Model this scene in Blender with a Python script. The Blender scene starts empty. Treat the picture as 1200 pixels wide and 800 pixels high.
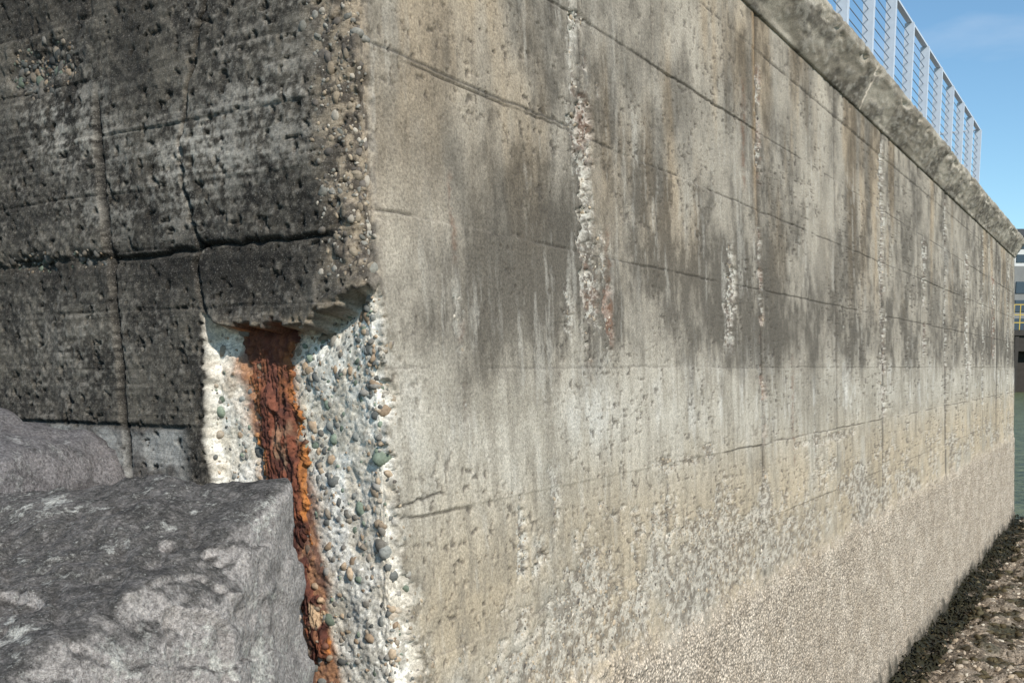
import bpy, math, numpy as np
from mathutils import Vector
sc=bpy.context.scene
sc.view_settings.view_transform='Standard'
rng=np.random.RandomState(7)
EYE=4.0
TH=math.atan(720/1167.)
d1=np.array([math.sin(TH),math.cos(TH),0.]); d2=np.array([-math.cos(TH),math.sin(TH),0.]); n1=-d2; n2=-d1
UP=np.array([0,0,1.]); C0=np.array([-.576,4.3,0.]); SE=27.6; BAT=.05
# ---------- noise
_T={}
def vn(x,y,seed):
    if seed not in _T: _T[seed]=np.random.RandomState(seed).rand(256,256)
    T=_T[seed]; xf=np.floor(x); yf=np.floor(y); xi=xf.astype(int); yi=yf.astype(int); fx=x-xf; fy=y-yf
    fx=fx*fx*(3-2*fx); fy=fy*fy*(3-2*fy)
    a=T[xi&255,yi&255]; b=T[(xi+1)&255,yi&255]; c=T[xi&255,(yi+1)&255]; e=T[(xi+1)&255,(yi+1)&255]
    return (a*(1-fx)+b*fx)*(1-fy)+(c*(1-fx)+e*fx)*fy
def fbm(x,y,seed,o=5,g=.55):
    r=0;a=1;t=0
    for i in range(o):
        r=r+a*vn(x*2**i+i*17.3,y*2**i+i*9.1,seed+i); t+=a; a*=g
    return r/t
_T3={}
def vn3(p,seed):
    if seed not in _T3: _T3[seed]=np.random.RandomState(seed).rand(32,32,32)
    T=_T3[seed]; f=np.floor(p); i=f.astype(int); w=p-f; w=w*w*(3-2*w); r=0
    for a in (0,1):
        for b in (0,1):
            for c in (0,1):
                r=r+T[(i[:,0]+a)&31,(i[:,1]+b)&31,(i[:,2]+c)&31]*(w[:,0] if a else 1-w[:,0])*(w[:,1] if b else 1-w[:,1])*(w[:,2] if c else 1-w[:,2])
    return r
def fbm3(p,seed,o=5,g=.5):
    r=0;a=1;t=0
    for i in range(o): r=r+a*vn3(p*2**i+i*7.7,seed+i); t+=a; a*=g
    return r/t
def sm(a,b,x):
    t=np.clip((x-a)/(b-a),0,1); return t*t*(3-2*t)
def mix(a,b,t):
    t=np.asarray(t)[...,None]; return np.asarray(a)*(1-t)+np.asarray(b)*t
# ---------- mesh helpers
def link(o): sc.collection.objects.link(o); return o
def mesh_np(name,V,F,cols=None,mat=None,smooth=True):
    me=bpy.data.meshes.new(name); V=np.ascontiguousarray(V.reshape(-1,3),dtype=np.float32); F=np.ascontiguousarray(F,dtype=np.int32)
    k=F.shape[1]; me.vertices.add(len(V)); me.vertices.foreach_set('co',V.ravel())
    me.loops.add(F.size); me.loops.foreach_set('vertex_index',F.ravel())
    me.polygons.add(len(F)); me.polygons.foreach_set('loop_start',np.arange(0,F.size,k,dtype=np.int32))
    me.polygons.foreach_set('loop_total',np.full(len(F),k,dtype=np.int32))
    me.polygons.foreach_set('use_smooth',np.full(len(F),smooth,dtype=bool))
    me.update(calc_edges=True)
    for nm,c in (cols or {}).items():
        at=me.color_attributes.new(nm,'FLOAT_COLOR','POINT'); c=c.reshape(-1,c.shape[-1])
        if c.shape[1]==3: c=np.concatenate([c,np.ones((len(c),1))],1)
        at.data.foreach_set('color',np.ascontiguousarray(c,dtype=np.float32).ravel())
    if mat: me.materials.append(mat)
    return link(bpy.data.objects.new(name,me))
def grid_faces(nr,nc,flip=False):
    i=np.arange(nr*nc).reshape(nr,nc); a=i[:-1,:-1].ravel();b=i[:-1,1:].ravel();c=i[1:,1:].ravel();e=i[1:,:-1].ravel()
    return np.stack([a,b,c,e] if not flip else [e,c,b,a],1)
def ico(sub):
    import bmesh
    bm=bmesh.new(); bmesh.ops.create_icosphere(bm,subdivisions=sub,radius=1)
    v=np.array([x.co[:] for x in bm.verts]); f=np.array([[q.index for q in x.verts] for x in bm.faces]); bm.free(); return v,f
def box_mesh(name,boxes,mat,parent=None):
    V=[];F=[]
    for c,ax,ay,az in boxes:
        b=len(V)
        for sx,sy,sz in ((-1,-1,-1),(1,-1,-1),(1,1,-1),(-1,1,-1),(-1,-1,1),(1,-1,1),(1,1,1),(-1,1,1)):
            V.append(np.array(c)+sx*np.array(ax)+sy*np.array(ay)+sz*np.array(az))
        F+= [[b+j for j in q] for q in ((0,3,2,1),(4,5,6,7),(0,1,5,4),(1,2,6,5),(2,3,7,6),(3,0,4,7))]
    o=mesh_np(name,np.array(V),np.array(F),mat=mat,smooth=False)
    if parent: o.parent=parent
    return o
def meta(o,label=None,cat=None,kind=None,group=None):
    if label:o['label']=label
    if cat:o['category']=cat
    if kind:o['kind']=kind
    if group:o['group']=group
# ---------- materials
class M:
    def __init__(s,name,rough=.9):
        s.m=bpy.data.materials.new(name); s.m.use_nodes=True; s.t=s.m.node_tree; s.b=s.t.nodes['Principled BSDF']
        s.b.inputs['Roughness'].default_value=rough; s.b.inputs['Specular IOR Level'].default_value=.2
        s.co=s.n('ShaderNodeTexCoord').outputs['Object']
    def n(s,ty,**k):
        x=s.t.nodes.new(ty)
        for a,v in k.items(): setattr(x,a,v)
        return x
    def l(s,a,b): s.t.links.new(a,b)
    def map(s,scale):
        x=s.n('ShaderNodeMapping'); x.inputs['Scale'].default_value=scale; s.l(s.co,x.inputs['Vector']); return x.outputs[0]
    def noise(s,scale,detail=4,rough=.6,vec=None):
        x=s.n('ShaderNodeTexNoise'); x.inputs['Scale'].default_value=scale; x.inputs['Detail'].default_value=detail; x.inputs['Roughness'].default_value=rough
        s.l(vec or s.co,x.inputs['Vector']); return x.outputs['Fac']
    def mr(s,v,a,b,c,e):
        x=s.n('ShaderNodeMapRange'); s.l(v,x.inputs[0])
        for i,q in enumerate((a,b,c,e)): x.inputs[i+1].default_value=q
        return x.outputs[0]
    def math(s,op,a,b):
        x=s.n('ShaderNodeMath',operation=op)
        for i,q in enumerate((a,b)):
            if isinstance(q,(int,float)): x.inputs[i].default_value=q
            else: s.l(q,x.inputs[i])
        return x.outputs[0]
    def mixc(s,f,a,b,bt='MIX'):
        x=s.n('ShaderNodeMix',data_type='RGBA',blend_type=bt)
        for q,i in ((f,0),(a,6),(b,7)):
            if isinstance(q,(int,float)): x.inputs[i].default_value=q
            elif isinstance(q,tuple): x.inputs[i].default_value=(*q,1)
            else: s.l(q,x.inputs[i])
        return x.outputs[2]
    def attr(s,nm): return s.n('ShaderNodeAttribute',attribute_name=nm).outputs['Color']
    def bump(s,h,st,dist,prev=None):
        x=s.n('ShaderNodeBump'); x.inputs['Strength'].default_value=st; x.inputs['Distance'].default_value=dist; s.l(h,x.inputs['Height'])
        if prev: s.l(prev,x.inputs['Normal'])
        return x.outputs[0]
    def scale(s,col,f):
        x=s.n('ShaderNodeVectorMath',operation='SCALE'); s.l(col,x.inputs[0])
        if isinstance(f,(int,float)): x.inputs['Scale'].default_value=f
        else: s.l(f,x.inputs['Scale'])
        return x.outputs[0]
    def out(s,col,nrm=None):
        if isinstance(col,tuple): s.b.inputs['Base Color'].default_value=(*col,1)
        else: s.l(col,s.b.inputs['Base Color'])
        if nrm: s.l(nrm,s.b.inputs['Normal'])
        return s.m
def wall_mat():
    m=M('weathered_concrete',.92)
    al=m.attr('albedo'); mk=m.n('ShaderNodeSeparateColor'); m.l(m.attr('masks'),mk.inputs[0]); barn,grain,rough=mk.outputs[0],mk.outputs[1],mk.outputs[2]
    f1=m.noise(75,5,.85)
    v=m.mr(f1,.3,.7,.40,1.62); col=m.scale(al,v)
    sp=m.mr(m.noise(150,2,.6),.60,.68,0,1); spm=m.math('MULTIPLY',sp,m.math('MULTIPLY',rough,.4)); col=m.mixc(spm,col,(.36,.33,.29))
    vo=m.n('ShaderNodeTexVoronoi'); vo.inputs['Scale'].default_value=40; m.l(m.co,vo.inputs['Vector']); vd=vo.outputs['Distance']
    vc=m.n('ShaderNodeSeparateColor'); m.l(vo.outputs['Color'],vc.inputs[0])
    bc=m.scale(col,m.mr(vd,.10,.75,1.3,.42)); bc=m.scale(bc,m.mr(vc.outputs[0],0,1,.72,1.28)); col=m.mixc(barn,col,bc)
    g=m.noise(1,4,.7,vec=m.map((4,4,150)))
    b=m.bump(f1,.6,.007)
    b=m.bump(m.math('MULTIPLY',g,grain),.6,.005,b)
    b=m.bump(m.math('MULTIPLY',m.mr(vd,0,.7,1,0),barn),.9,.016,b)
    return m.out(col,b)
def attr_mat(name,rough=.8,sc1=60,amp=.3,bs=.5,bd=.004):
    m=M(name,rough); f=m.noise(sc1,4,.65); col=m.scale(m.attr('albedo'),m.mr(f,.3,.7,1-amp,1+amp)); return m.out(col,m.bump(f,bs,bd))
def plain(name,c,rough=.6,metal=0,amp=.15,sc1=20):
    m=M(name,rough); m.b.inputs['Metallic'].default_value=metal; f=m.noise(sc1,4,.6); cc=m.mixc(f,tuple(x*(1-amp) for x in c),tuple(x*(1+amp) for x in c)); return m.out(cc,m.bump(f,.15,.002))
MW=wall_mat(); MP=attr_mat('river_pebble',.7,90,.3,.4,.002)
# ---------- wall sheet
s=[-3.6]
while s[-1]<0: s.append(s[-1]+.009)
while s[-1]<SE:
    Y=4.3+.851*s[-1]; s.append(s[-1]+min(1.4*Y*Y/3259,.14))
s=[x for x in s if x<SE-.05]+[SE]+list(SE+np.array([.1,.4,1,2,4,8.]))
s=np.array(s)
z=np.concatenate([np.arange(-.7,2.5,.015),np.arange(2.5,6.25,.0072),np.arange(6.25,7.0,.013),[7.0]])
S,Z=np.meshgrid(s,z); R=Z-EYE
def path(S,k=.045):
    Sc=np.minimum(S,SE); a=k*np.logaddexp(0,Sc/k); b=k*np.logaddexp(0,-Sc/k); ex=np.maximum(S-SE,0)
    return C0+a[...,None]*d1+b[...,None]*d2+ex[...,None]*(-n1)
def nrm(S,k=.06):
    w=1/(1+np.exp(-np.clip(S/k,-40,40))); N=w[...,None]*n1+(1-w)[...,None]*n2; N/=np.linalg.norm(N,axis=-1,keepdims=True)
    N=np.where((S>SE+1e-6)[...,None],d1,N); N=np.where((abs(S-SE)<1e-6)[...,None],n1+d1,N); return N
v=-S
right=sm(-.03,.03,S)
disp=np.zeros_like(S); 
nA=fbm(S*1.3,Z*1.3,11); nB=fbm(S*5,Z*5,21); nC=fbm(S*22,Z*22,31,4); nD=fbm(S*60,Z*60,41,3,.7)
st1=fbm(S*7,Z*.7,51,5,.6); st2=fbm(S*22,Z*2.6,61,4,.6); st3=fbm(S*2.2,Z*.45,71,4); cl=fbm(S*2.3,Z*1.7,75,6,.62); cl2=fbm(S*9,Z*6,77,5,.65); st4=fbm(S*40,Z*8,79,3,.65)
wood=vn(S*2.5,Z*60,81)*.6+vn(S*5,Z*35,82)*.4
# --- right face colour
P=.67
ci=np.floor(R/P+1000).astype(int); pi=np.floor((S+.0)/2.635).astype(int)
tone=_T.setdefault(991,np.random.RandomState(991).rand(256,256))[ci&255,pi&255]
light=mix((.43,.378,.302),(.30,.262,.208),sm(.3,.7,cl)); light=mix(light,(.48,.435,.365),sm(.52,.75,st1)*.35)
dk=np.array((.095,.082,.065))
soft=sm(-.60,.40,R+.60*(nB-.5)+.35*(st2-.5)+.3*(cl-.5)); hard=sm(-.03,.03,R+.08*(nC-.5)); hk=.18*sm(2.2,3.2,S)*sm(.35,.6,vn(S*1.1,S*0,78)+.15); up=soft*(1-hk)+hard*hk
D=up*( .24+.62*sm(.35,.69,.70*cl+.30*cl2)+.20*sm(.48,.66,st2)*sm(.35,.6,nB)+.14*sm(.5,.7,st1) )
zone=np.exp(-((R-.50)/.52)**2)*sm(.6,2.0,S)*(1-.5*sm(5.0,6.5,S)); D=D+up*zone*.62*(.38+.75*sm(.31,.64,.55*cl+.25*cl2+.2*st2))
D=D+up*.45*np.exp(-((R-.85)/.35)**2-((S-1.45)/.45)**2)*(.3+nB)
D=D*(1-.45*np.exp(-((S-.35)/.35)**2)*sm(0,.4,R))
D=D*(1-.75*np.exp(-((S-7.35)/.45)**2)*sm(.2,1.2,R))
D=D*(1-.5*sm(1.5,2.4,R)*np.exp(-((S-3.3)/1.2)**2))
D=D*(.76+.48*tone)*(1-.20*sm(8,16,S))
D=D*(.77+.46*sm(.3,.7,st4))
A=mix(light,dk,np.clip(D,0,.90))
brown=sm(.5,.72,st3)*sm(.3,1.5,R); A=mix(A,A*np.array((1.06,.96,.84)),brown)
low=mix((.45,.41,.34),(.32,.287,.23),sm(.33,.65,.45*st1+.55*cl)); low=mix(low,(.62,.595,.54),sm(.54,.72,fbm(S*4,Z*1.6,101,5,.62))*sm(-1.1,-.2,R)*(.3+.40*sm(2,5,S)))
low=mix(low,(.66,.64,.58),np.exp(-((S-2.0)/.33)**2-((R+.28)/.22)**2)*.75*sm(.3,.6,cl2))
low=mix(low,(.43,.345,.235),sm(-.25,-1.2,R)*sm(.32,.60,nA+.15*sm(3,9,S))*.8)
low=mix(low,(.19,.165,.13),sm(.52,.69,st2)*.40)
low=mix(low,(.22,.19,.145),sm(.50,.69,cl2)*.40)
A=mix(low,A,up)
A=A*(.91+.18*tone)[...,None]*(.86+.28*st4)[...,None]
disp+=right*((tone-.5)*.012+(nA-.5)*.008+(nC-.5)*.004+(nD-.5)*.004)
# --- horizontal form lines
q=(R/P)-np.round(R/P); lw=.0060; qi=np.round(R/P)
brk=sm(.28,.52,vn(S*1.6,qi*3.1,111)+.35*(vn(S*9,qi*5.7,113)-.5)+.10*sm(4,8,S)+.12*sm(.3,.6,R)-.16*sm(-.3,-.5,R)-.08*sm(1.7,1.9,R))
wob=.014*(vn(S*3,R*0+qi,112)-.5)+.008*(vn(S*15,R*0+qi,114)-.5)
hl=np.exp(-((q*P-wob)/lw)**2)*brk*right*sm(-1.5,-1.2,R)*(1-.5*(abs(R)<.2))
A=mix(A,(.055,.047,.038),hl*.85); disp-=hl*.008
hl2=np.exp(-(((R-1.36-wob)/.007)**2))*right*(S<2.1)*sm(.1,.4,vn(S*7,S*0,115)); A=mix(A,(.05,.045,.04),hl2*.8); disp-=hl2*.007
agg=np.zeros_like(S)
def strip(s0,w,R0,R1,a=1.,wh=.7,ru=0.,thr=.42,seed=0):
    global A,disp,agg
    c=s0+w*1.2*(fbm(R*2.2,R*0+seed,121+seed,3)-.5)+w*.7*(nB-.5); ww=w*(.05+1.7*fbm(R*6,R*0+s0,131+seed,4))
    m=(1-sm(ww*.5,ww*1.0,abs(S-c)+w*2.0*(nC-.5)))*sm(R0-.12,R0+.12,R+.2*(nB-.5))*(1-sm(R1-.12,R1+.12,R+.2*(nB-.5)))
    m=m*sm(thr-.04,thr+.08,fbm(S*6/max(w*10,1),Z*6,141+seed,4))*a
    A=mix(A,mix((.54,.51,.44),(.13,.11,.09),sm(.40,.55,.5*nC+.5*nD)),m*wh); disp=disp-.016*m*min(1,w*12)
    A=mix(A,(.25,.09,.04),m*ru*sm(.45,.6,nB)); agg=np.maximum(agg,m)
def vline(s0,w,R0,R1,col=(.05,.043,.036),a=.85,dep=.014):
    global A,disp
    m=np.exp(-((S-s0-.02*(vn(R*3,R*0+s0,151)-.5))/w)**2)*sm(R0-.03,R0+.03,R)*(1-sm(R1-.03,R1+.03,R))*sm(.1,.4,vn(R*4,R*0+s0,153)+.15); A=mix(A,col,m*a); disp=disp-dep*m
vline(2.0,.010,-.1,3); vline(5.27,.028,-2.2,3.2,(.05,.04,.03)); vline(3.05,.010,.6,3.2,a=.55); vline(7.9,.022,-1.5,3.2,a=.5); vline(12.9,.035,-1.5,3.2,a=.5)
for q0 in (10.3,15.5,18.2,20.7,23.3,25.9): vline(q0,.045,-2.2,3.2)
A=mix(A,(.34,.22,.11),np.exp(-((S-5.2)/.05)**2)*sm(.8,1.8,R)*.5)
strip(2.0,.14,.05,2.35,1,.75,.2,.42,1); strip(2.02,.11,.5,1.6,1,.75,.2,.38,2); strip(2.25,.07,.0,.75,1,.5,.35,.38,3); strip(1.9,.05,1.2,2.3,1,.7,.1,.42,33)
strip(4.5,.15,.2,.95,1,.9,.1,.36,4); strip(1.12,.08,-1.35,-.72,1,.9,0,.40,5); strip(1.5,.07,-1.1,-.5,.8,.7,0,.45,6)
strip(1.75,.06,.0,.5,.7,.9,0,.42,7); strip(5.3,.09,-.6,2.6,.9,.7,.3,.44,8); strip(10.3,.17,-1,2.9,1,.9,.1,.38,9)
strip(8.3,.06,-.6,.7,.8,.7,0,.5,10); strip(13.4,.18,.1,2.0,1,.9,.1,.42,11); strip(15.5,.14,-1,2.9,1,.8,.1,.42,12); strip(18.2,.24,-.6,2.4,1,.9,.1,.42,13)
strip(20.7,.18,-1,2.9,1,.8,0,.42,14); strip(22.6,.3,.2,2.2,1,.9,.5,.4,15); strip(25.9,.2,-1,2.9,1,.8,0,.4,16)
strip(7.0,.05,-.9,-.1,.7,.7,0,.5,18); strip(3.1,.06,-1.3,-.75,.9,.9,0,.42,19); strip(12,.12,-1,.6,.7,.7,0,.5,20); strip(.65,.05,-.3,.4,.5,.6,.2,.5,22); strip(1.35,.08,-1.6,-.9,.9,.9,0,.42,23); strip(2.6,.08,-1.6,-.9,.9,.9,0,.42,24)
run=sm(.57,.69,fbm(S*16,Z*2.0,161,5,.68))*sm(-1.7,-.9,R)*(1-sm(2.2,2.8,R))*sm(.42,.68,fbm(S*1.4,Z*1.4,171)); A=mix(A,(.50,.465,.40),run*.34*right)
for (s0,ra,rb,w) in ((.62,.45,.95,.022),(2.3,.05,.9,.03),(4.9,1.4,2.4,.05),(6.2,-1,.2,.04),(22.3,.2,1.4,.12)):
    m=np.exp(-((S-s0)/w)**2)*sm(ra,ra+.15,R)*(1-sm(rb-.1,rb,R))*sm(.35,.6,nC+.2*(nB-.5)); A=mix(A,(.17,.085,.05),m*.5)
pk=sm(.67,.72,fbm(S*30,Z*26,175,3,.6))*sm(.35,.6,nA)*right; A=mix(A,(.07,.06,.05),pk*.7); disp-=pk*.009
crr=-.62+.04*np.clip(S/.45,0,1)+.012*(vn(S*25,S*0,176)-.5); m=np.exp(-((R-crr)/.006)**2)*sm(.02,.06,S)*(1-sm(.42,.46,S)); A=mix(A,(.03,.027,.024),m*.9); disp-=m*.012
# exposed aggregate, low on the wall
fa=.58*fbm(S*2.1,Z*3.0,181,4,.6)+.42*fbm(S*15,Z*17,187,4,.75)
low_ag=sm(.530,.575,fa+.062*np.exp(-((R+1.55)/.30)**2)-.10*sm(-1.2,-.8,R)-.2*sm(-.85,-.6,R)+.015*sm(1,3,S)-.05*sm(9,14,S))*sm(-2.2,-1.9,R)*(1-sm(-.85,-.65,R))*sm(.3,.8,S)
pt=sm(.30,.50,fbm(S*9,Z*14,191,4)*1.1*np.exp(-((S-3.5)/.8)**4-((R+.66-.03*(S-3.5))/.085)**2)); pt2=sm(.35,.55,fbm(S*7,Z*12,192,4)*1.1*np.exp(-((S-7.5)/1.6)**4-((R+.75)/.09)**2))
la=np.maximum(np.maximum(low_ag,pt),pt2)*right
A=mix(A,mix((.54,.49,.41),(.14,.115,.09),sm(.42,.58,.6*nC+.4*nD)),la*.68); disp-=la*.010; agg=np.maximum(agg,la*.9)
# tidal barnacle belt
bl=-1.90+.12*(nB-.5)+.16*(nA-.5)
barn=(1-sm(bl-.10,bl+.12,R+.30*(nC-.5)))*right
bcol=mix((.68,.575,.455),(.55,.455,.35),sm(.35,.65,nB)); bcol=mix(bcol,(.24,.195,.15),sm(.58,.68,nC)*.45); bcol=mix(bcol,(.44,.355,.265),sm(.45,.65,cl)*.35); A=mix(A,bcol,barn*.95); disp+=barn*(nD*.020+.012)
agg*=1-.8*barn
base=1-sm(-.16,.16,Z+.65*(nB-.5)+.3*(st2-.5)); A=mix(A,(.035,.032,.022),base*.92); barn=barn*(1-.6*base); disp+=right*base*nC*.05
# --- left face
fin=fbm(S*45,Z*45,201,3,.7)
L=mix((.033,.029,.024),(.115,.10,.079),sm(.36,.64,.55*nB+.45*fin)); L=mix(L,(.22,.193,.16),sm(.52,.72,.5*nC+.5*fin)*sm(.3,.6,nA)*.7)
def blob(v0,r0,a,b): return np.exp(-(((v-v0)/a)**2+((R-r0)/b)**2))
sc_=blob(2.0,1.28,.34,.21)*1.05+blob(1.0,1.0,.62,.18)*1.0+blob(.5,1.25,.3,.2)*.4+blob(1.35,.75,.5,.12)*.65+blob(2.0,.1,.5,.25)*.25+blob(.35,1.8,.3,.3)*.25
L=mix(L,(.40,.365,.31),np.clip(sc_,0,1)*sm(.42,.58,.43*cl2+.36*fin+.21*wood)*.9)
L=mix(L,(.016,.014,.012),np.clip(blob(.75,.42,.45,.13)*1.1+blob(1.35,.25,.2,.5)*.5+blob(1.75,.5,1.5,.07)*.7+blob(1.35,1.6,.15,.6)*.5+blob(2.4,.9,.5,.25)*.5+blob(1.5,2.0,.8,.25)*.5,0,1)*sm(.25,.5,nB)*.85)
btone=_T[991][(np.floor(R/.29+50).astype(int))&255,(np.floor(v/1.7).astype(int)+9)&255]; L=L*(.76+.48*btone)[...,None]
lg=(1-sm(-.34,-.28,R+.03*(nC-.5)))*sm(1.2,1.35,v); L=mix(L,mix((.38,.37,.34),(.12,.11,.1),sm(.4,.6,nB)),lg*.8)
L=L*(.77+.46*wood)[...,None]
ed=sm(-.24,-.08,S+.12*(nB-.5))*sm(.25,.5,R); L=mix(L,mix((.30,.24,.175),(.09,.075,.06),sm(.38,.62,nC)),ed*.85)
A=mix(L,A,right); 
edR=(1-sm(.0,.10,S-.05*(nB-.3)))*right*sm(.2,.4,R); A=mix(A,mix((.34,.28,.21),(.12,.10,.08),sm(.4,.6,nC)),edR*.85)
lf=1-right
disp+=lf*((nB-.5)*.018+(nC-.5)*.010+(nD-.5)*.008+(wood-.5)*.0055+(btone-.5)*.012)
qb=np.round((R-.575)/.29); bq=(R-.575)/.29-qb; bl_=np.exp(-((bq*.29-.012*(vn(S*4,qb,216)-.5))/.005)**2)*lf*sm(.45,.7,vn(S*1.6,qb*2.7,217)); disp-=bl_*.008; A=mix(A,(.02,.018,.016),bl_*.5)
disp-=(np.exp(-((S+.02)/.09)**2))*sm(.45,.6,nB)*.035*sm(.2,.5,R)
w1=.018*(vn(S*4,S*0,211)-.5)+.016*(vn(S*17,S*0,212)-.5)-.02*sm(1.05,1.08,v)
js=.30+.70*(1-sm(1.68,1.76,v))
m=np.exp(-((R-.575-w1)/(.005+.009*vn(S*9,S*0,218)))**2)*lf*sm(.15,.3,v)*js; A=mix(A,(.01,.009,.008),m*.95); disp-=.028*m
disp+=lf*sm(.56,.60,R-w1)*.018
m=np.exp(-((R+.29-w1*.5)/.010)**2)*lf*sm(1.2,1.3,v); A=mix(A,(.02,.02,.018),m*.6); disp-=.012*m
w2=.05*(vn(R*3.5,R*0,213)-.5)+.03*(vn(R*14,R*0,214)-.5)+.02*(vn(R*40,R*0,215)-.5)
m=np.exp(-((v-1.70-w2*.4)/.013)**2)*lf*sm(-.55,-.5,R)*(1-sm(1.2,1.45,R)); A=mix(A,(.01,.009,.008),m*.95); disp-=.026*m
disp+=lf*sm(1.69,1.72,v-w2*.4)*(1-sm(1.3,1.5,R))*.024
cr=np.interp(R[:,0],[.15,.3,.5,.6,1.0,1.3,1.6,1.75],[.99,1.04,1.10,1.06,1.10,1.03,.95,.90])[:,None]
m=np.exp(-((v-cr-w2*1.5)/.0105)**2)*lf*sm(.15,.2,R)*(1-sm(1.6,1.75,R)); A=mix(A,(.004,.004,.003),m); disp-=.050*m
disp+=lf*sm(.0,.02,cr+w2*1.5-v)*sm(.5,.8,R)*(1-sm(1.4,1.7,R))*.008
la2=np.clip(blob(2.15,1.55,.30,.13)+blob(.62,1.75,.12,.10)+blob(2.2,.56,.6,.05)+blob(.35,2.1,.25,.15)+.35*blob(1.6,1.9,1.,.2),0,1)*lf*sm(.38,.55,fbm(S*9,Z*9,221,4)+.1)
lc=np.clip(sm(-.30,-.17,S+.10*(nB-.5))*(1-sm(.0,.06,S))*sm(.36,.46,R),0,1)*sm(.36,.52,fbm(S*9,Z*6,223,4)+.08)
disp-=la2*.035+lc*.018; agg=np.maximum(agg,la2*.8); A=mix(A,(.04,.034,.028),la2*.6); A=mix(A,mix((.30,.24,.17),(.08,.065,.05),sm(.4,.55,nC)),lc*.7)
pk2=sm(.70,.75,fbm(S*24,Z*24,225,3,.6))*lf; disp-=pk2*.016; A=mix(A,(.015,.013,.011),pk2*.7)
# --- corner spall
sr=np.interp(R[:,0],[-2.4,-1.4,-.6,-.1,.33,.42],[.36,.20,.08,.09,.03,.0])[:,None]+.20*(fbm(S*5,Z*7,241,5,.65)-.5)+.08*(nC-.5)
jag=np.round(fbm(v[0]*9,v[0]*0,252,2)*5)/5
Rt=(np.interp(v[0],[-.5,0,.12,.3,.5,.78,1.0,1.12],[.40,.38,.33,.25,.20,.175,.22,.26])+.10*(jag-.5))[None,:]+.04*(fbm(S*7,S*0,251,3)-.5)+.02*(nC-.5)
vl=np.interp(R[:,0],[-1.6,-.6,.0,.25],[1.4,1.12,1.11,1.10])[:,None]+.14*(fbm(Z*6,Z*0,261,4)-.5)+.04*(nC-.5)
inside=np.minimum(np.minimum(sr-S,vl-v),Rt-R)
sp=sm(0,.016,inside)
dep=.045+.055*sm(-.05,.30,v)*np.exp(-((v-.66)/.42)**2)+.05*(nB-.5)*sm(-.1,.2,v)+.015*(nC-.5)+.13*np.exp(-np.clip(Rt-R,0,9)/.07)*sm(.0,.15,v)*(1-sm(.8,1.0,v))
dep=dep*(1-.6*sm(-.15,.15,S))
dep=dep*sm(0,.05,inside)+.012*sp
disp=disp*(1-sp)-dep*sp+ sp*((nC-.5)*.022+(nD-.5)*.016)
lip=np.exp(-np.clip(R-Rt,0,9)/.16)*(1-sp)*sm(-.1,.05,v)*(1-sm(.9,1.1,v)); disp+=lip*(.03+.03*(nB-.5))
A=mix(A,mix((.30,.24,.17),(.10,.085,.07),sm(.4,.6,nC)),lip*sm(.7,.95,lip)*.6)
mcol=mix((.84,.80,.71),(.60,.56,.48),sm(.40,.62,nC)); mcol=mix(mcol,(.18,.16,.13),sm(.58,.68,nD)*.5); mcol=mix(mcol,(.52,.44,.32),sm(.50,.66,nB)*.45)
mcol=mix(mcol,(.38,.34,.28),sm(-.03,.12,S)*sm(.40,.54,nC)*.7)
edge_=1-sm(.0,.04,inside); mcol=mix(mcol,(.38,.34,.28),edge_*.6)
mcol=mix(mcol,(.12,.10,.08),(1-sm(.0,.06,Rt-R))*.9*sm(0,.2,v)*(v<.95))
RC=([-1.7,-1.2,-.84,-.47,-.08,.3],[.50,.54,.60,.70,.74,.75]); RH=([-1.7,-1.2,-.84,-.47,-.2,.3],[.09,.09,.10,.14,.15,.15])
vc=np.interp(R[:,0],*RC)[:,None]; hw=np.interp(R[:,0],*RH)[:,None]
rm=(1-sm(hw*.8,hw*1.4,abs(v-vc)+.20*(nB-.5)))
mcol=mix(mcol,mix((.40,.17,.065),(.18,.072,.04),sm(.42,.6,nC)),rm*.9)
mcol=mix(mcol,(.52,.34,.19),(1-sm(hw*1.0,hw*1.9,abs(v-vc)+.35*(nB-.5)))*.35*(1-rm))
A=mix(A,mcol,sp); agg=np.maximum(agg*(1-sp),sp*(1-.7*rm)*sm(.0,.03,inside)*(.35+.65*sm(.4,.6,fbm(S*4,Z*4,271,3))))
agg=np.maximum(agg,right*.7*sm(-.12,-.0,inside)*(1-sp)*sm(.42,.52,nB)*sm(.3,.0,R))
A=mix(A,mix((.50,.46,.39),(.15,.13,.10),sm(.42,.56,nC)),right*sm(-.12,0,inside)*(1-sp)*sm(.42,.52,nB)*sm(.35,.1,R)*.7)
rough=lf*(1-sp)*.9+sp*.1
base_pos=path(S)+n1*(-BAT*R)[...,None]+UP*Z[...,None]
N=nrm(S); V=base_pos+N*disp[...,None]
masks=np.stack([barn,lf*(1-sp)+.2*right,rough],-1)
sea=bpy.data.objects.new('concrete_sea_wall',None); sea.location=(C0[0],C0[1],0); link(sea)
meta(sea,'weathered board-marked concrete sea wall with a broken corner and coping','wall')
def to_sea(o): o.parent=sea; o.location=(-C0[0],-C0[1],0); return o
wf=mesh_np('wall_face',V,grid_faces(len(z),len(s)),{'albedo':np.clip(A,0.005,.85),'masks':masks},MW)
to_sea(wf); wf['label']='stained concrete face with barnacles along its foot'
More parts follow.
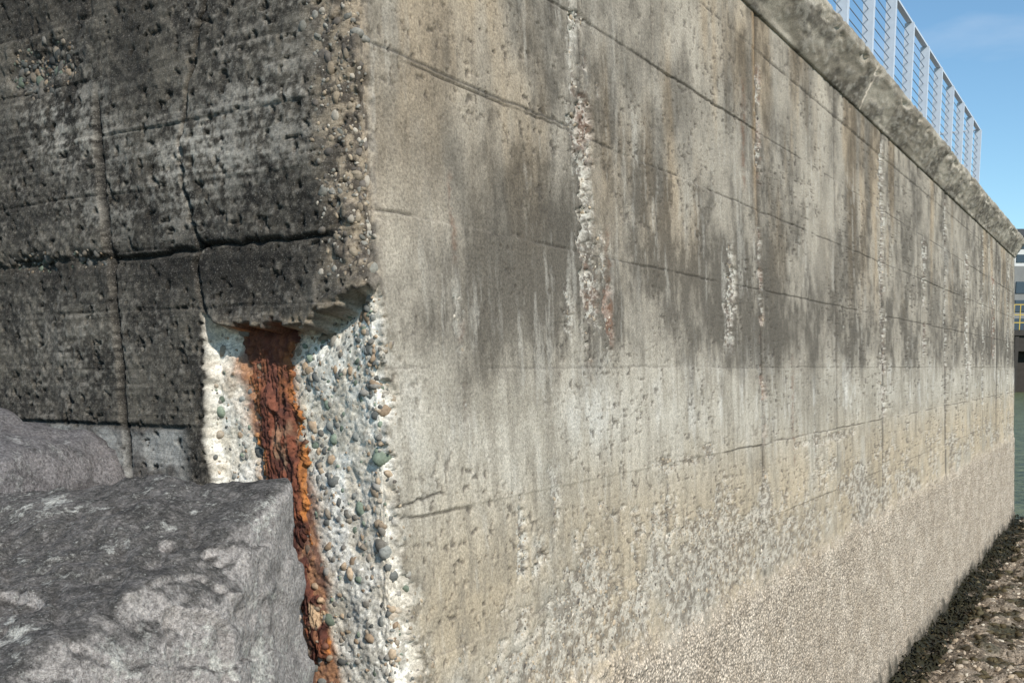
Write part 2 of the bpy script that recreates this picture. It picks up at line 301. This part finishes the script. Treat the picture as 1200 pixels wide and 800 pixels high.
# ---------- pebbles
PV,PF=ico(2)
PAL=np.array([(.20,.20,.18),(.29,.21,.14),(.17,.20,.15),(.36,.30,.23),(.12,.12,.11),(.25,.23,.20),(.34,.26,.18),(.20,.18,.15)])
def pebbles(pos,nor,r,flat=.6,emb=.25,pal=PAL,br=1.,lump=.07):
    n=len(pos); a=rng.rand(n)*6.283; ref=np.where(abs(nor[:,2:3])>.9,np.array([[1.,0,0]]),UP[None]); h=np.cross(ref,nor); h/=np.linalg.norm(h,axis=1,keepdims=True)+1e-9; k=np.cross(nor,h)
    t1=h*np.cos(a)[:,None]+k*np.sin(a)[:,None]; t2=-h*np.sin(a)[:,None]+k*np.cos(a)[:,None]
    sx=r*(1+.35*rng.rand(n)); sy=r*(.7+.3*rng.rand(n)); sz=r*(flat+.3*rng.rand(n))
    q=PV[None]; d=np.ones((n,len(PV)))
    for _ in range(3):
        w=rng.randn(n,3)*(1.6+lump*8); d+=lump*np.sin(q@w[:,:,None]*1.0+rng.rand(n)[:,None,None]*6)[...,0]
    q=PV[None]*d[...,None]
    P_=pos[:,None]+nor[:,None]*(-emb*r)[:,None,None]+t1[:,None]*(q[...,0]*sx[:,None])[...,None]+t2[:,None]*(q[...,1]*sy[:,None])[...,None]+nor[:,None]*(q[...,2]*sz[:,None])[...,None]
    F=(PF[None]+(np.arange(n)*len(PV))[:,None,None]).reshape(-1,3)
    c=pal[rng.randint(0,len(pal),n)]*(.7+.7*rng.rand(n,1))*br; c=np.repeat(c[:,None],len(PV),1)
    return P_.reshape(-1,3),F,c.reshape(-1,3)
def join(parts):
    V_=[];F_=[];c_=[];o=0
    for a,b,c in parts: V_.append(a);F_.append(b+o);c_.append(c);o+=len(a)
    return np.concatenate(V_),np.concatenate(F_),np.concatenate(c_)
area=np.gradient(z)[:,None]*np.gradient(s)[None,:]
def pick(W,n):
    W=(W*area).ravel(); W=W/W.sum(); i=rng.choice(len(W),n,p=W); return V.reshape(-1,3)[i],N.reshape(-1,3)[i]/np.linalg.norm(N.reshape(-1,3)[i],axis=1,keepdims=True)
vis=(Z>2.35-.27*np.clip(S,0,9))
dist=4.3+.851*np.clip(S,0,40)
aggS=agg*sp*vis; aggO=np.where(agg>.3,agg,0)*(1-sp)*vis*(S<12)*right/dist; aggL=np.where(agg>.25,agg,0)*(1-sp)*vis*lf; aggC=lc*(1-sp)*vis
PALB=np.array([(.27,.22,.16),(.34,.27,.19),(.20,.19,.16),(.42,.37,.30),(.14,.12,.10),(.30,.28,.24)])
parts=[]
for W,n,r0,r1,e,pl,br in ((aggS,60,.030,.045,.5,PAL,1),(aggS,200,.018,.032,.45,PAL,1),(aggS,450,.009,.018,.35,PAL,1),(aggS,800,.004,.009,.2,PAL,1),(aggO,420,.014,.024,.5,PALB,1),(aggO,4200,.006,.012,.35,PALB,1),(aggL,140,.014,.034,.35,PAL,.5),(aggL,500,.006,.013,.3,PAL,.55),(aggC,260,.012,.030,.5,PALB,.8),(aggC,700,.005,.012,.4,PALB,.8)):
    p,nn=pick(W,n); parts.append(pebbles(p,nn,r0+(r1-r0)*rng.rand(n)**1.7,emb=e,pal=pl,br=br))
a,b,c=join(parts); ag=mesh_np('exposed_aggregate',a,b,{'albedo':c},MP); to_sea(ag); ag['kind']='stuff'; ag['label']='grey and brown pebbles showing in broken concrete'
# ---------- corroded steel column in the spall
rw=np.linspace(-1,1,50); rz=np.arange(EYE-1.75,EYE+.33,.007); W_,ZZ=np.meshgrid(rw,rz); RR=ZZ-EYE
vcc=np.interp(RR[:,0],*RC)[:,None]+.05*(fbm(RR*5,RR*0,301,5)-.5)
hh=np.interp(RR[:,0],*RH)[:,None]*(.40+1.2*fbm(RR*9,np.sign(W_)*3,311,5,.75))
vv=vcc+W_*hh
f1=fbm(vv*14,ZZ*9,321,5,.6); f2=fbm(vv*50,ZZ*24,331,4,.6); f3=fbm(vv*12,ZZ*2.0,341,5,.65); f4=fbm(vv*30,ZZ*4,371,4,.6)
depi=.06+.055*np.exp(-((vv-.66)/.42)**2)
low_=sm(-.6,-1.2,RR)
dd=-depi+.034-.035*(abs(W_)**4)+(f1-.5)*.045+(f2-.5)*.014+.022*(np.floor(f4*9)%2-.5)*.5-.02*sm(.54,.62,fbm(vv*10,ZZ*4,361,4))-.05*np.exp(-np.clip(.2-RR,0,9)/.06)-low_*.05*sm(.48,.60,fbm(vv*9,ZZ*6,381,4))
rc=mix((.085,.032,.023),(.185,.064,.036),sm(.4,.6,f1)); rc=mix(rc,(.46,.18,.05),np.clip(sm(.58,.72,f3)*.4+.95*sm(.60,.92,abs(W_))*sm(.36,.50,f1),0,.9)); rc=mix(rc,(.035,.018,.015),sm(.50,.64,f2)*.55); rc=mix(rc,(.56,.40,.25),sm(.60,.72,fbm(vv*20,ZZ*6,351,4))*(.3+.5*low_))
rc=mix(rc,(.14,.058,.044),sm(-.4,.1,RR)*.55)
Vr=path(-vv)+n1*(-BAT*RR)[...,None]+UP*ZZ[...,None]+n2*dd[...,None]
rs=mesh_np('corroded_steel_column',Vr,grid_faces(len(rz),len(rw),True),{'albedo':rc},attr_mat('flaking_rust',.85,45,.35,.8,.010)); to_sea(rs); rs['label']='flaking orange and brown rusted steel set in broken corner'
idx=rng.choice(len(rz)*len(rw),90,p=(lambda w:w/w.sum())(np.exp(-(RR.ravel()+1.4)*2.2))); p=Vr.reshape(-1,3)[idx]; a,b,c=pebbles(p,np.repeat(n2[None],90,0),.008+.030*rng.rand(90)**2,emb=.3,pal=np.array([(.13,.06,.04),(.2,.09,.05),(.16,.12,.09),(.24,.19,.14)]))
o=mesh_np('rust_stained_pebbles',a,b,{'albedo':c},MP); to_sea(o); o['kind']='stuff'
# ---------- coping
TOP=7.50
prof=np.array([(-.30,6.97),(.0,6.975),(.022,6.98),(.030,7.00),(.045,7.04),(.21,7.35),(.225,7.37),(.23,7.46),(.212,TOP-.01),(-.6,TOP),(-.6,7.2)])
pp=[prof[0]]
for a_,b_ in zip(prof[:-1],prof[1:]):
    n_=max(1,int(np.linalg.norm(b_-a_)/.018)); pp+= [a_+(b_-a_)*t for t in np.arange(1,n_+1)/n_]
pp=np.array(pp); cs=np.concatenate([np.arange(-3.6,-.001,.2),[0.],np.arange(.03,9,.03),np.arange(9,SE-.05,.05),[SE],SE+np.array([.2,1,2,4,8.])])
CS,PO=np.meshgrid(cs,pp[:,0]); _,PZ=np.meshgrid(cs,pp[:,1])
Nc=np.where((CS<0)[...,None],n2,n1)+0*CS[...,None]; Nc=np.where((abs(CS)<1e-9)[...,None],n1+n2,Nc); Nc=np.where((CS>SE+1e-6)[...,None],d1,Nc); Nc=np.where((abs(CS-SE)<1e-6)[...,None],n1+d1,Nc)
cb=C0+np.clip(CS,0,SE)[...,None]*d1+np.clip(-CS,0,9)[...,None]*d2-np.maximum(CS-SE,0)[...,None]*n1-n1*BAT*3
pr=(PO+PZ)*3; g1=fbm(CS*1.2,pr,401); g2=fbm(CS*7,pr*5,411,5); g3=fbm(CS*4,PZ*10,421,5,.65); g4=fbm(CS*1.6,PZ*4,431,5,.65)
chip=sm(.57,.68,fbm(CS*3,PZ*8,441,4))*np.exp(-((PZ-7.38)/.05)**2)+sm(.58,.68,fbm(CS*4,PZ*6,451,4))*sm(7.44,7.49,PZ)
cd=(g1-.5)*.04+(g2-.5)*.030; jn=np.exp(-(((CS/5.2)-np.round(CS/5.2))*5.2/.012)**2)*.4; cd=cd-.02*jn-.05*chip
Vc=cb+Nc*(PO+cd*(PZ>7.0))[...,None]+UP*PZ[...,None]
cc=mix((.42,.37,.295),(.25,.215,.165),sm(.35,.6,g1)); cc=mix(cc,(.085,.072,.056),sm(.43,.57,.3*g3+.3*g2+.4*g4)*.85*(1-.35*sm(7.34,7.38,PZ))); cc=mix(cc,(.54,.49,.41),sm(.54,.66,g2)*.4); cc=mix(cc,(.50,.455,.38),chip*.5); cc=mix(cc,(.06,.05,.045),jn*.7)
cm=np.stack([0*CS,0*CS+.1,0*CS+.3],-1)
cp=mesh_np('coping',Vc,grid_faces(len(pp),len(cs)),{'albedo':cc,'masks':cm},MW); to_sea(cp); cp['label']='flared concrete coping along top of wall'
# ---------- railing
gal=plain('galvanised_steel',(.52,.57,.63),.5,.0,.15,15); wir=plain('steel_wire',(.18,.22,.27),.4,.3)
rail=bpy.data.objects.new('railing',None); rail.location=tuple(C0+d1*10+n1*.0+UP*TOP); link(rail); meta(rail,'pale galvanised steel guard railing with horizontal wires on sea wall','railing')
RB=C0-n1*BAT*3+n1*.06
def rp(u,zz): return RB+d1*u+UP*(zz+TOP)
inv=np.array(rail.location)
def addr(o): o.parent=rail; o.location=tuple(-inv); return o
U0,SP=1.9,1.2; ups=U0+SP*np.arange(15); U1=ups[-1]
first=None
for u in ups:
    bx=[(rp(u,.57),d1*.018,n1*.06,UP*.555),(rp(u+.0,.008),d1*.07,n1*.09,UP*.008),(rp(u+.07,.57),d1*.014,n1*.055,UP*.54),(rp(u+.035,.15),d1*.022,n1*.02,UP*.02),(rp(u+.035,.95),d1*.022,n1*.02,UP*.02)]
    for dx in (-.045,.045):
        for dy in (-.07,.07): bx.append((rp(u+dx,.022)+n1*dy,d1*.009,n1*.009,UP*.010))
    if first is None:
        first=box_mesh('post',bx,gal); addr(first)
    else:
        o=first.copy(); link(o); o.parent=rail; o.location=tuple(-inv+d1*(u-U0))
o=box_mesh('top_rail',[(rp((U0+U1)/2,1.14),d1*(U1-U0+.1)/2,n1*.035,UP*.014)],gal); addr(o)
o=box_mesh('top_rail',[(rp(U1+.02,1.137)-n1*1.5,n1*1.46,d1*.03,UP*.013)],gal); addr(o)
for j in range(8):
    o=box_mesh('wire',[(rp((U0+U1)/2,.13+j*.12),d1*(U1-U0)/2,n1*.004,UP*.004)],wir); addr(o)
# ---------- promenade behind wall
q=[C0-n1*.7+d1*.5, C0-n1*.7+d1*(SE-.5), C0-n1*40+d1*(SE-.5), C0-n1*40+d1*.5]
pr_=mesh_np('promenade',np.array([x+UP*7.4 for x in q]),np.array([[0,1,2,3]]),mat=plain('paving',(.3,.28,.25),.9),smooth=False); pr_['kind']='structure'
# ---------- ground
gx=np.concatenate([[-3000,-800,-200,-60,-20],np.arange(-10,3,.15),np.arange(3,19,.07),[20,24,30,45,80,200,800,3000]]); gy=np.concatenate([[-3000,-500,-100,-30,-12],np.arange(-6,7,.15),np.arange(7,36,.08),[38,45,60,100,300,1000,3500]])
GX,GY=np.meshgrid(gx,gy); t=(GX-C0[0])*d1[0]+(GY-C0[1])*d1[1]; nn_=(GX-C0[0])*n1[0]+(GY-C0[1])*n1[1]
bank=np.clip(2.25-.5*np.maximum(t,0)-.25*np.maximum(nn_-2,0),0,None)
gz=-.28+bank+.30*(fbm(GX*1.1,GY*1.1,501,5)-.5)+.26*(fbm(GX*4,GY*4,511,5,.6)-.5)+.15*sm(.5,1.1,nn_)
gz=gz-2.5*sm(27.5,31,t+.6*(fbm(GX*.8,GY*.8,521)-.5))-2*sm(7,12,nn_)
gz=np.where(nn_<-.3,np.minimum(gz,1.5),gz)
blackish=1-sm(.30,.65,nn_+.7*(fbm(GX*3,GY*3,531)-.5))  # ground colour goes darker in a ragged band close to the wall
gc=mix((.14,.108,.075),(.34,.275,.205),sm(.35,.65,fbm(GX*6,GY*6,541))); gc=mix(gc,(.035,.038,.020),sm(.50,.60,fbm(GX*3,GY*3,551))*.8); gc=mix(gc,(.030,.028,.018),blackish*.9)
g=mesh_np('ground',np.stack([GX,GY,gz],-1),grid_faces(len(gy),len(gx)),{'albedo':gc},attr_mat('shore_ground',.8,22,.7,1,.06)); g['kind']='structure'
def gh(x,y):
    i=np.clip(np.searchsorted(gx,x)-1,0,len(gx)-2); j=np.clip(np.searchsorted(gy,y)-1,0,len(gy)-2); a=(x-gx[i])/(gx[i+1]-gx[i]); b=(y-gy[j])/(gy[j+1]-gy[j])
    return (gz[j,i]*(1-a)+gz[j,i+1]*a)*(1-b)+(gz[j+1,i]*(1-a)+gz[j+1,i+1]*a)*b
n=8500; tt=6+22*rng.rand(n)**1.2; oo=.25+2.4*rng.rand(n)**1.3; px=C0[0]+tt*d1[0]+oo*n1[0]; py=C0[1]+tt*d1[1]+oo*n1[1]
pos=np.stack([px,py,gh(px,py)],1); dark=(oo<.50+.35*(rng.rand(n)-.5))|(fbm(px*3,py*3,551)>.54)
r=np.where(dark,.02+.05*rng.rand(n)**2,.010+.045*rng.rand(n)**3)
a,b,c=pebbles(pos,np.repeat(UP[None],n,0),r,emb=.2,lump=.19,pal=np.array([(.33,.26,.18),(.38,.31,.23),(.24,.185,.13),(.18,.145,.105),(.42,.37,.29),(.14,.115,.085)]))
dr=np.repeat(dark,len(PV)); c[dr]=c[dr]*np.array((.20,.19,.13))
gr=mesh_np('beach_gravel',a,b,{'albedo':c},MP); meta(gr,'brown shingle and dark stones along wall foot','gravel','stuff')
n=2600; tt=5+23*rng.rand(n)**1.2; oo=.2+.50*rng.rand(n)**1.4; px=C0[0]+tt*d1[0]+oo*n1[0]; py=C0[1]+tt*d1[1]+oo*n1[1]; gz0=gh(px,py)+.03+.10*sm(.55,.25,oo)*rng.rand(n)
Vs=[];Fs=[]
for i in range(n):
    ang=rng.rand()*6.28; h=.02+.05*rng.rand(); w=.010+.02*rng.rand(); dx,dy=math.cos(ang),math.sin(ang); b0=len(Vs)
    for k_ in range(4):
        f=k_/3; cx=px[i]+dx*f*.14; cy=py[i]+dy*f*.14; cz=gz0[i]+h*math.sin(f*3.1); ww=w*(1-.6*f)
        Vs+=[(cx-dy*ww,cy+dx*ww,cz),(cx+dy*ww,cy-dx*ww,cz)]
    for k_ in range(3): q_=b0+2*k_; Fs.append((q_,q_+1,q_+3,q_+2))
sw=mesh_np('seaweed',np.array(Vs),np.array(Fs),mat=plain('dark_seaweed',(.028,.026,.013),.55)); meta(sw,'dark brown-green seaweed clinging at the wall foot','seaweed','stuff')
# ---------- water
m=M('green_water',.3); m.b.inputs['Specular IOR Level'].default_value=.2
wn=m.noise(1,6,.7,vec=m.map((.9,1.6,1))); wn2=m.noise(1.3,7,.85)
mw=m.out(m.mixc(m.mr(wn2,.42,.58,0,1),(.055,.075,.035),(.22,.24,.12)),m.bump(wn,1,.6))
wtr=mesh_np('water',np.array([(-3000,-3000,-.5),(3500,-3000,-.5),(3500,3500,-.5),(-3000,3500,-.5)]),np.array([[0,1,2,3]]),mat=mw,smooth=False); wtr['kind']='structure'
# ---------- boulders
B7=ico(7); B6=ico(6)
def rock_mat(name,a,b,top,lich,off):
    m=M(name,.88); n1_=m.noise(3+off,6,.65); n2_=m.noise(17,6,.75); n3=m.noise(80,4,.75)
    col=m.mixc(m.mr(n1_,.35,.65,0,1),a,b)
    ge=m.n('ShaderNodeNewGeometry'); sx=m.n('ShaderNodeSeparateXYZ'); m.l(ge.outputs['Normal'],sx.inputs[0])
    tf=m.math('MULTIPLY',m.mr(sx.outputs[2],.48,.75,0,1),m.mr(n2_,.3,.55,.45,1)); col=m.mixc(tf,col,top)
    lf_=m.mr(m.math('ADD',m.math('MULTIPLY',n2_,.5),m.math('MULTIPLY',n1_,.5)),.53,.59,0,.85); col=m.mixc(lf_,col,lich)
    dk_=m.mr(m.noise(9,6,.75),.50,.60,0,.6); col=m.mixc(dk_,col,m.scale(col,.42))
    col=m.scale(col,m.mr(n3,.3,.7,.35,1.65)); sp_=m.mr(m.noise(110,2,.5),.64,.70,0,.6); col=m.mixc(sp_,col,(.42,.41,.37))
    b_=m.bump(n2_,1,.035); b_=m.bump(n3,.9,.012,b_); return m.out(col,b_)
def boulder(name,c,planes,seed,mat,label,k=26,amp=.10,B=None):
    BV,BF=B or B6
    r=np.zeros(len(BV)); c=np.array(c)
    for nx,ny,nz,dd_ in planes:
        nv=np.array((nx,ny,nz),float); nv/=np.linalg.norm(nv); r+=np.exp(k*(np.clip(BV@nv,0,None)/dd_ -1.0))
    rad=1/(1+np.log(r)/k)
    p=BV*rad[:,None]
    wv=np.stack([fbm3(p*1.5+i*11+seed,700+i,3) for i in range(3)],1)-.5
    rid=1-abs(2*fbm3(p*2.6+wv*1.2+seed*3.3,720,5)-1)
    h=(fbm3(p*1.7+seed,710,6)-.5)*amp*1.3+(rid-.8)*amp*.8+(fbm3(p*9+seed,730,6,.62)-.5)*.065
    ly=p@np.array((.35,.2,.9)); h+=.016*(np.floor(ly*6+2.5*fbm3(p*2+seed,740,3))%2)
    h-=.035*sm(.55,.59,fbm3(p*3+seed,750,3))
    p=p+BV*h[:,None]
    o=mesh_np(name,p,BF,mat=mat); o.location=tuple(c); meta(o,label,'boulder',group='riprap boulders at the wall corner'); return o
RM1=rock_mat('grey_pink_rock',(.50,.45,.41),(.35,.315,.29),(.105,.096,.086),(.60,.575,.51),0)
RM2=rock_mat('purple_grey_rock',(.29,.26,.25),(.20,.185,.18),(.19,.175,.17),(.38,.36,.34),1.3)
boulder('boulder',(-1.46,3.12,2.83),[(-.03,-.28,.95,.575),(.99,-.08,.02,.62),(.84,-.50,.10,.65),(0,1,.15,.66),(-1,.1,.1,1.0),(0,0,-1,.9),(-.2,-1,.1,1.0),(-.45,-.6,.65,.80),(.60,-.42,.62,.71)],3,RM1,'large grey and pinkish rock slab leaning by the broken wall corner',k=42,B=B7)
boulder('boulder',(-2.44,4.05,3.13),[(.25,-.2,.95,.58),(.9,-.3,.4,.58),(0,1,.2,.6),(-1,0,0,.8),(0,0,-1,.8),(-.1,-1,.2,.7),(.5,-.7,.6,.62)],9,RM2,'purple-grey rough rock against the wall face')
boulder('boulder',(-.95,2.2,2.05),[(0,-.1,1,.40),(1,0,.2,.6),(0,1,.1,.7),(-1,0,0,.8),(0,0,-1,.6),(0,-1,.2,.6)],14,RM2,'low grey rock at the foot of larger slab')
# ---------- far quay and building
dkm=plain('dark_quay_timber',(.045,.04,.035),.8,0,.4,1.5); ylw=plain('yellow_paint',(.50,.36,.08),.5); wht=plain('white_render',(.55,.55,.53),.7,0,.08,.5); gls=plain('window_glass',(.05,.07,.09),.15); rof=plain('dark_roof',(.06,.065,.07),.7); grw=plain('grey_cladding',(.20,.20,.19),.7,0,.2,.8); red=plain('red_paint',(.5,.05,.03),.4)
X=np.array((1.,0,0));Yv=np.array((0,1.,0))
qy=bpy.data.objects.new('quay',None); qy.location=(105,185,0); link(qy); meta(qy,'dark piled quay across the water with yellow guard rails','quay')
def addq(o,e): o.parent=e; o.location=tuple(-np.array(e.location)); return o
addq(box_mesh('quay_deck',[((105,190,10.2),X*24,Yv*9,UP*.5),((105,182,8.5),X*24,Yv*.5,UP*1.6),((105,191,4.0),X*24,Yv*7,UP*5)],dkm),qy)
for i in range(17): addq(box_mesh('quay_pile',[((82+i*2.9,181,3.5),X*.35,Yv*.35,UP*6)],dkm),qy)
addq(box_mesh('guard_rail',[((105,181.5,zz),X*24,Yv*.06,UP*.08) for zz in (12.0,13.4,15.2)]+[((81.5+i*1.1,181.5,12.9),X*.07,Yv*.07,UP*2.3) for i in range(44)],ylw),qy)
bd=bpy.data.objects.new('waterfront_building',None); bd.location=(110,215,10); link(bd); meta(bd,'white waterfront building with dark roof and window bands','building')
addq(box_mesh('building_wall',[((115,222,17),X*20,Yv*10,UP*8)],grw),bd)
addq(box_mesh('upper_storey',[((115,222,28),X*19,Yv*9.6,UP*3)],wht),bd)
addq(box_mesh('roof',[((115,222,31.5),X*21,Yv*11,UP*.5),((112,222,32.5),X*12,Yv*7,UP*.5)],rof),bd)
for fl_ in range(5):
    for i in range(12): addq(box_mesh('window',[((97+i*3.2,(211.9 if fl_<3 else 212.3),(13,16.8,20.6,26.6,29.4)[fl_]),X*1.1,Yv*.1,UP*(1.2 if fl_<3 else .8))],gls),bd)
vh=bpy.data.objects.new('parked_car',None); vh.location=(96,184,10.7); link(vh); meta(vh,'small red car parked on the quay','car')
addq(box_mesh('car_body',[((96,184,11.35),X*2.1,Yv*.85,UP*.35)],red),vh); addq(box_mesh('car_cabin',[((95.9,184,11.95),X*1.1,Yv*.75,UP*.27)],gls),vh)
# ---------- light
sd=Vector((.40,-.74,.60)).normalized(); el=math.asin(sd.z); az=math.atan2(sd.x,sd.y)
ld=bpy.data.lights.new('sun','SUN'); ld.energy=4.9; ld.angle=math.radians(.5); ld.color=(1,.95,.875); lo=bpy.data.objects.new('sun',ld); lo.rotation_euler=(-sd).to_track_quat('-Z','Y').to_euler(); link(lo)
w=bpy.data.worlds.new('World'); sc.world=w; w.use_nodes=True; nt=w.node_tree; bg=nt.nodes['Background']
sky=nt.nodes.new('ShaderNodeTexSky'); sky.sky_type='NISHITA'; sky.sun_disc=False; sky.sun_elevation=el; sky.sun_rotation=az; sky.air_density=1.0; sky.dust_density=.1; sky.ozone_density=1.5
tc=nt.nodes.new('ShaderNodeTexCoord'); mp=nt.nodes.new('ShaderNodeMapping'); mp.inputs['Scale'].default_value=(2,2,7); nz=nt.nodes.new('ShaderNodeTexNoise'); nz.inputs['Scale'].default_value=2.2; nz.inputs['Detail'].default_value=7
nt.links.new(tc.outputs['Generated'],mp.inputs[0]); nt.links.new(mp.outputs[0],nz.inputs['Vector'])
mr=nt.nodes.new('ShaderNodeMapRange'); nt.links.new(nz.outputs[0],mr.inputs[0]); mr.inputs[1].default_value=.54; mr.inputs[2].default_value=.80; mr.inputs[4].default_value=.45
tint=nt.nodes.new('ShaderNodeMix'); tint.data_type='RGBA'; tint.blend_type='MULTIPLY'; tint.inputs[0].default_value=1; nt.links.new(sky.outputs[0],tint.inputs[6]); tint.inputs[7].default_value=(.80,1.0,1.04,1)
mx=nt.nodes.new('ShaderNodeMix'); mx.data_type='RGBA'; nt.links.new(mr.outputs[0],mx.inputs[0]); nt.links.new(tint.outputs[2],mx.inputs[6]); mx.inputs[7].default_value=(4.5,5.2,6.2,1)
nt.links.new(mx.outputs[2],bg.inputs[0]); bg.inputs[1].default_value=.15
# ---------- camera
cd_=bpy.data.cameras.new('camera'); cd_.lens=35.0; cd_.sensor_width=36; cd_.shift_y=.142; cd_.clip_end=6000; cam=bpy.data.objects.new('camera',cd_); cam.location=(0,0,EYE); cam.rotation_euler=(math.radians(90)-math.atan(.12),0,0); link(cam); sc.camera=cam
print('verts',V.size//3)
